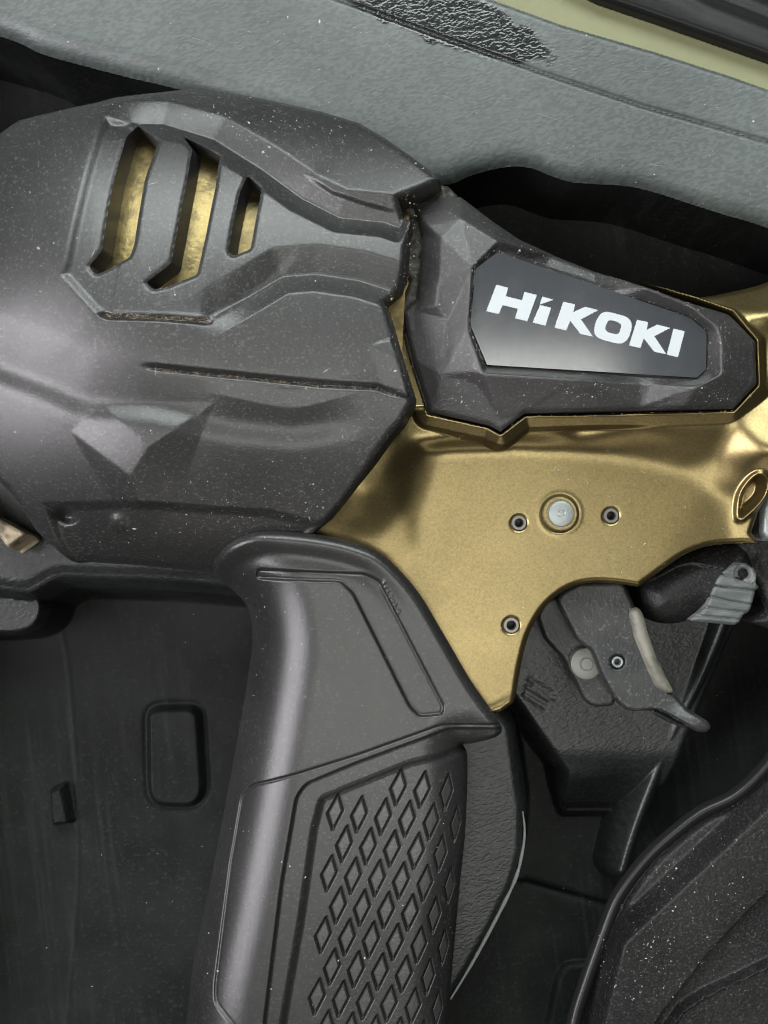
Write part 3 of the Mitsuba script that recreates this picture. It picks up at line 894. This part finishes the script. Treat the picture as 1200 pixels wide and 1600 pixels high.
def diamond(r):
    c = r.mean(0)
    ins = c + (r - c) * 0.84
    tip = c + (r - c) * 0.68
    pts = np.vstack([ins, ins, tip, c[None]])
    zz = grip.at(r[:, 0], r[:, 1])
    top = grip.at(np.array([c[0]]), np.array([c[1]]))[0]
    # plane through the pocket's corners keeps the pad parallel to the surface
    A = np.column_stack([r - c, np.ones(4)])
    k = np.linalg.lstsq(A, grip.at(*(c + (r - c) * 0.6).T) , rcond=None)[0] if False else np.linalg.lstsq(np.column_stack([(r - c) * 0.6, np.ones(4)]), grip.at(*(c + (r - c) * 0.6).T), rcond=None)[0]
    pl = lambda q: (q - c) @ k[:2] + k[2]
    z = np.concatenate([pl(ins) - 0.2, pl(ins) + 0.40, pl(tip) + 0.62, [pl(c[None])[0] + 0.64]])
    v = np.column_stack([pts, z])
    f = []
    for i in range(4):
        j = (i + 1) % 4
        f += [(i, j, 4 + j), (i, 4 + j, 4 + i), (4 + i, 4 + j, 8 + j), (4 + i, 8 + j, 8 + i), (8 + i, 8 + j, 12)]
    f = np.array(f)
    if np.cross(ins[1] - ins[0], ins[2] - ins[1]) < 0:
        f = f[:, ::-1]
    return trimesh.Trimesh(v, f, process=False)


for r in dia_rings:
    put(numbered('nail_gun__grip__diamond'), diamond(r), 'm_diamond', False)

# ------------------------------------------------------------------ trigger, pad, roller, adjuster
Tc = lambda pts: [(750 + x / 2.667, 700 + y / 2.667) for x, y in pts]


def plate_height(z0, r, h, slope=(0, 0), extra=None):
    def fn(X, Y, D):
        z = z0 + slope[0] * (X - 45) + slope[1] * (Y + 30) - drop(D, r, h)
        return z + (extra(X, Y) if extra else 0)
    return fn


back = rounded(P(Tc([(236, 700), (270, 640), (420, 560), (600, 600), (600, 900), (560, 1076), (480, 1082), (440, 1062), (395, 975), (345, 878), (303, 835), (270, 800)]), -9), 1.0)
put('nail_gun__trigger_back_plate', Relief([back], 0.3, plate_height(-9, 0.8, 0.8), -11.5).mesh(), 'm_trigger')
put('nail_gun__trigger_roller', lathe([(3.4, -14), (3.4, -6.6), (3.25, -6.2), (2.9, -6.0), (1.5, -5.9), (1.4, -6.2), (1.25, -6.2), (1.15, -5.9), (0.001, -5.85)], *P([Tc([(445, 900)])[0]], -6)[0]), 'm_roller', 30, label='cream roller between the trigger plates')
front = rounded(P(Tc([(318, 634), (345, 596), (420, 560), (600, 560), (640, 640), (700, 860), (760, 990), (815, 1035), (862, 1085), (905, 1110), (950, 1140), (958, 1166), (938, 1186), (890, 1176), (800, 1118), (735, 1090), (640, 1102), (590, 1082), (556, 1040),
                   (508, 950), (470, 850), (440, 828), (408, 808), (380, 752)]), -2), 1.2)
piv = P([Tc([(573, 892)])[0]], -2)[0]
tip = P(Tc([(900, 1140)]), -2)[0]
put('nail_gun__trigger', Relief([front, circle(*piv, 1.0, 24)], 0.22,
                                plate_height(-2, 0.9, 0.9, extra=lambda X, Y: 2.2 * np.exp(-(np.hypot((X - tip[0]) / 7, (Y - tip[1]) / 3.2))**2) - 0.4 * np.exp(-((np.hypot(X - piv[0], Y - piv[1]) - 1.2) / 0.3)**2)), 2.6, relative=True).mesh(),
    'm_trigger', label='dark grey metal trigger lever with rolled lower tip')
put('nail_gun__trigger__pivot', lathe([(1.12, -4.5), (1.12, -1.75), (0.98, -1.65), (0.72, -1.7), (0.66, -1.9), (0.64, -6)], *piv, 32), 'm_steel', 30)
put('nail_gun__trigger__pivot_core', lathe([(0.7, -3.6), (0.001, -3.6)], *piv, 20), 'm_brown_black', False)
padr = rounded(P(Tc([(622, 690), (634, 668), (662, 664), (682, 690), (700, 760), (735, 865), (775, 950), (815, 1024), (770, 1022), (735, 1000), (690, 900), (645, 790)]), -1), 1.0)
put('nail_gun__trigger__pad', Relief([padr], 0.22, plate_height(-0.6, 1.6, 1.5), -5).mesh(), 'm_pad', label='worn beige finger pad of the trigger')
flap = rounded(P(Tc([(700, 1085), (760, 1100), (870, 1165), (860, 1172), (780, 1140), (722, 1108)]), -4), 0.5)
put('nail_gun__trigger__flap', Relief([flap], 0.3, plate_height(-3.4, 0.6, 0.5), -8).mesh(), 'm_housing')
knob = spline(P([(1002, 912), (1030, 888), (1062, 868), (1092, 857), (1130, 850), (1170, 860), (1180, 920), (1120, 970), (1094, 962), (1070, 973), (1045, 976), (1018, 970), (1003, 955), (998, 930)], -6), 5, True)
kc = P([(1060, 920)], -4)[0]
kl = P([(1000, 918), (1035, 899), (1060, 885), (1080, 880), (1100, 884)], -4)
put('nail_gun__depth_knob', Relief([knob], 0.25, lambda X, Y, D: -2.5 - drop(D, 6, 6) + 0.6 * sstep(-0.3, 0.3, line_dist(X, Y, kl)[0] * line_dist(X, Y, kl)[2]) * np.exp(-(line_dist(X, Y, kl)[0] / 5)**2), -20).mesh(), 'm_housing',
    label='dusty black rounded depth adjuster beside the trigger')
Kc = lambda pts: [(1000 + x / 5.335, 700 + y / 5.335) for x, y in pts]
keyr = P(Kc([(672, 1032), (720, 985), (780, 950), (880, 960), (945, 1000), (968, 1050), (966, 1130), (990, 1160), (960, 1200), (930, 1310), (905, 1370), (860, 1390), (835, 1445), (790, 1475), (600, 1460), (415, 1437), (490, 1370), (545, 1290), (590, 1170), (625, 1090)]), -3)
khole = P(Kc([(866, 1046)]), -3)[0]
ribs = [P(Kc(q), -3) for q in ([(660, 1045), (760, 1070), (940, 1130)], [(600, 1140), (700, 1160), (970, 1190)], [(580, 1235), (740, 1275), (930, 1305)], [(520, 1320), (700, 1350), (905, 1372)], [(470, 1395), (650, 1410), (840, 1430)])]


def key_height(X, Y, D):
    z = -2.0 - drop(D, 1.0, 1.0)
    for r in ribs:
        d, t, s = line_dist(X, Y, r)
        z = z - 0.55 * np.exp(-(d / 0.22)**2) - 0.28 * sstep(0.2, 2.2, d * (-s)) * np.exp(-(d / 2.6)**2)
    e = np.hypot(X - khole[0], (Y - khole[1]))
    return z - 0.3 * sstep(2.4, 2.0, e)


put('nail_gun__adjuster_key', Relief([keyr, circle(*khole, 1.05, 28)], 0.2, key_height, -9).mesh(), 'm_key', label='ribbed grey plastic key with a small round hole')
put('nail_gun__adjuster_key__hole_floor', lathe([(1.3, -6), (0.001, -6)], *khole, 20), 'm_brown_black', False)
nose = rounded(P([(1148, 846), (1190, 830), (1420, 800), (1420, 1010), (1260, 1000), (1170, 972), (1196, 955), (1176, 905), (1150, 880)], -8), 1.0)
put('nail_gun__nose', Relief([nose], 0.4, lambda X, Y, D: -7 - drop(D, 2, 2) + 1.2 * meshkit.fbm(np.stack([X / 4, Y / 4, 0 * X], -1), 3), -30).mesh(), 'm_housing', label='dusty black nose section at the right edge')
rail = P([(1196, 770), (1420, 740), (1420, 830), (1196, 846), (1189, 835), (1190, 790)], 3)
put('nail_gun__magazine_rail', Relief([rail], 0.4, lambda X, Y, D: 3 - drop(D, 1.5, 1.5), -10).mesh(), 'm_steel', label='pale steel rail at the right edge')
tabr = P([(-200, 720), (-60, 770), (4, 812), (50, 838), (54, 846), (28, 866), (20, 862), (2, 838), (-40, 800), (-200, 770)], -8)
put('nail_gun__rear_tab', Relief([tabr], 0.3, lambda X, Y, D: -6.5 - drop(D, 0.6, 0.5) - 4.5 * sstep(2.6, 0.4, line_dist(X, Y, P([(24, 868), (58, 844)], -8))[0]), -13).mesh(), 'm_brass', label='scuffed brass-brown tab under the end cover')

# ------------------------------------------------------------------ the other black housing in the tray
Bc = lambda pts: [(700 + x / 2.4, 1250 + y / 2.4) for x, y in pts]
labels['plastic_housing'] = {'label': 'dusty black faceted plastic housing with a glossy curved edge, lying in the lower right corner', 'category': 'tool housing'}
hed = spline(P([(870, 1700), (889, 1600), (904, 1548), (938, 1452), (962, 1396), (1008, 1336), (1058, 1291), (1098, 1262), (1150, 1236), (1200, 1186), (1240, 1120), (1420, 900)], -8), 5)
hring = np.vstack([hed, P([(1500, 900), (1500, 1800), (860, 1800)], -8)])


def housing_height(X, Y, D):
    A = sdf(X, Y, P([(975, 1477), (1200, 1270), (1420, 1068), (1600, 1068), (1600, 1900), (900, 1900), (952, 1602)], -3))
    C = sdf(X, Y, P([(1420, 1190), (1200, 1394), (1112, 1483), (1034, 1582), (960, 1720), (900, 1900), (960, 1900), (1024, 1640), (1067, 1580), (1100, 1558), (1200, 1512), (1420, 1405)], -5))
    D4 = sdf(X, Y, P([(1420, 1405), (1200, 1512), (1100, 1558), (1067, 1580), (1024, 1640), (960, 1900), (1600, 1900), (1600, 1300)], -6))
    a, b = P([(975, 1500), (1030, 1582)], -3)
    n = np.array([-(b - a)[1], (b - a)[0]]) / np.linalg.norm(b - a)
    low = (X - a[0]) * n[0] + (Y - a[1]) * n[1]
    z = -3.0 - 0.03 * (X - 60) - 0.30 * np.maximum(0, low if low[0, 0] > 0 else -low) * 1.0
    z = z - 7.0 * sstep(0, 2.6, -A)
    z = np.where(C > -0.7, np.minimum(z, z - 5.0 * sstep(-0.7, 0.5, C)), z)
    z = np.where(D4 > 0, -6.0 - 0.05 * (X - 60), z)
    d, t, s = line_dist(X, Y, hed)
    # rolled glossy edge with a groove behind it
    roll = -9.0 - 0.8 * ((d - 1.4) / 1.4)**2
    z = np.where(d < 3.3, roll, z)
    z -= 1.5 * np.exp(-((d - 3.5) / 0.5)**2)
    z = gaussian_filter(z, 0.6)
    return z - drop(D, 1.0, 1.0)


hs = Relief([hring], 0.3, housing_height, -40, draft=-14)
d_h = line_dist(hs.v[:, 0], hs.v[:, 1], hed)[0]
fc = d_h[hs.f].mean(1) > 3.6
put('plastic_housing__shell', trimesh.Trimesh(hs.v, hs.f[fc], process=False), 'm_housing', label='dusty faceted black shell')
put('plastic_housing__edge_moulding', trimesh.Trimesh(hs.v, hs.f[~fc], process=False), 'm_gloss', label='glossy black rolled edge')

# ------------------------------------------------------------------ dust and grit


def specks(pts, size, seed, flat_=0.55, fibre=0.0):
    """Grains of dust at the (x, y, z) points: flattened, tumbled octahedra; a share of them are short fibres."""
    r = np.random.default_rng(seed)
    n = len(pts)
    o = np.array([(1, 0, 0), (-1, 0, 0), (0, 1, 0), (0, -1, 0), (0, 0, 1), (0, 0, -1)], float)
    fo = np.array([(0, 2, 4), (2, 1, 4), (1, 3, 4), (3, 0, 4), (2, 0, 5), (1, 2, 5), (3, 1, 5), (0, 3, 5)])
    sc = size * np.exp(r.normal(0, 0.45, (n, 1))) * np.stack([r.uniform(0.6, 1.5, n), r.uniform(0.5, 1.0, n), np.full(n, flat_)], 1)
    fb = r.random(n) < fibre
    sc[fb] = np.stack([size * r.uniform(3, 8, fb.sum()), np.full(fb.sum(), size * 0.35), np.full(fb.sum(), size * 0.35)], 1)
    a = r.uniform(0, 2 * math.pi, n)
    v = o[None] * (1 + r.uniform(-0.3, 0.3, (n, 6, 1))) * sc[:, None]
    x = v[..., 0] * np.cos(a)[:, None] - v[..., 1] * np.sin(a)[:, None]
    y = v[..., 0] * np.sin(a)[:, None] + v[..., 1] * np.cos(a)[:, None]
    v = np.stack([x, y, v[..., 2]], -1) + pts[:, None] + np.array([0, 0, 0.05])
    f = fo[None] + 6 * np.arange(n)[:, None, None]
    return trimesh.Trimesh(v.reshape(-1, 3), f.reshape(-1, 3), process=False)


def scatter(rel, n, seed, poly=None, clump=0.5):
    r = np.random.default_rng(seed)
    q = P(poly, 8) if poly is not None else rel.rings[0]
    lo, hi = np.maximum(q.min(0), [-84, -112]), np.minimum(q.max(0), [84, 112])
    p = lo + (hi - lo) * r.random((n * 6, 2))
    k = meshkit.fbm(np.column_stack([p / 9, np.full(len(p), seed)]), 3) > 0.44 + 0.4 * clump * r.random(len(p))
    k &= rel.has(p[:, 0], p[:, 1], 0.25)
    if poly is not None:
        k &= inside(p[:, 0], p[:, 1], q)
    p = p[k][:n]
    return np.column_stack([p, rel.at(p[:, 0], p[:, 1])])


def along(rel, path, n, w, seed, at):
    r = np.random.default_rng(seed)
    q = P(path, at)
    seg = np.linalg.norm(np.diff(q, axis=0), axis=1)
    c = np.concatenate([[0], np.cumsum(seg)])
    t = np.sort(r.random(n)) * c[-1]
    p = np.stack([np.interp(t, c, q[:, k]) for k in (0, 1)], 1) + r.normal(0, w, (n, 2))
    return np.column_stack([p, rel.at(p[:, 0], p[:, 1])])


parts = [specks(scatter(cap, 200, 1), 0.07, 11, fibre=0.05), specks(scatter(cap, 220, 2, [(230, 740), (560, 700), (520, 830), (300, 890), (110, 870)]), 0.07, 12),
         specks(scatter(cap, 160, 23, [(300, 170), (560, 200), (670, 280), (600, 320), (420, 260)]), 0.09, 32), specks(scatter(cap, 26, 3), 0.16, 13, fibre=0.4),
         specks(scatter(body, 70, 4, [(620, 690), (1150, 690), (1150, 860), (800, 1090)]), 0.08, 14, fibre=0.3),
         specks(scatter(cover, 80, 5), 0.08, 15, fibre=0.05), specks(scatter(grip, 70, 6), 0.08, 16, fibre=0.08), specks(scatter(grip, 22, 8), 0.15, 18),
         specks(along(cover, [(775, 391), (930, 441), (1085, 497), (1107, 520), (1106, 580)], 90, 0.12, 25, LZ), 0.08, 45),
         specks(along(cover, [(770, 391), (742, 414), (737, 470), (731, 508), (755, 568)], 120, 0.18, 26, LZ), 0.10, 46)]
parts += [specks(scatter(cover, 420, 61, [(800, 385), (1010, 450), (1075, 474), (1124, 511), (1129, 584), (1106, 580), (1104, 518), (1078, 497), (800, 402)], -0.6), 0.06, 62),  # dust, dense here to lighten the badge frame in place of light
          specks(scatter(cover, 160, 63, [(680, 480), (735, 520), (780, 655), (680, 636)], 0.0), 0.06, 64), specks(scatter(cover, 160, 65, [(760, 605), (1120, 605), (1140, 632), (800, 635)], 0.0), 0.06, 66)]
put('nail_gun__dust', trimesh.util.concatenate(parts), 'm_dust', False, kind='stuff', label='pale dust and lint on the nail gun, some of it standing in for light on the badge frame')
grit = [specks(along(cap, [(630, 320), (648, 345), (642, 400), (636, 450), (606, 474), (620, 540), (640, 610)], 150, 0.5, 27, 8), 0.08, 47),
        specks(along(body, [(630, 672), (720, 682), (785, 678), (821, 650), (1140, 644), (1180, 600)], 120, 0.25, 28, 10), 0.09, 48)]
grit += [specks(along(cap, [(165, 491), (250, 495), (330, 501)], 620, 0.26, 21, cap_dome), 0.065, 41, 0.4), specks(along(cap, [(240, 577), (420, 594), (580, 607)], 620, 0.22, 22, cap_dome), 0.06, 42, 0.4)]
put('nail_gun__grit', trimesh.util.concatenate(grit), 'm_grit', False, kind='stuff', label='brown grit in the gaps of the nail gun')
wd = [specks(scatter(rim, 170, 30), 0.07, 51, fibre=0.1), specks(scatter(well, 220, 31), 0.09, 52), specks(np.array([[*P([(1177, 190)], 0)[0], 0.1], [*P([(500, 36)], 0)[0], 0.75]]), 0.42, 53)]
put('carrying_case__dust', trimesh.util.concatenate(wd), 'm_dust', False, kind='stuff', label='pale specks of dust in the tray')
put('plastic_housing__dust', trimesh.util.concatenate([specks(scatter(hs, 300, 33, [(960, 1480), (1200, 1280), (1200, 1600), (960, 1600)]), 0.085, 54, fibre=0.05)]), 'm_dust', False, kind='stuff', label='pale dust on the housing')
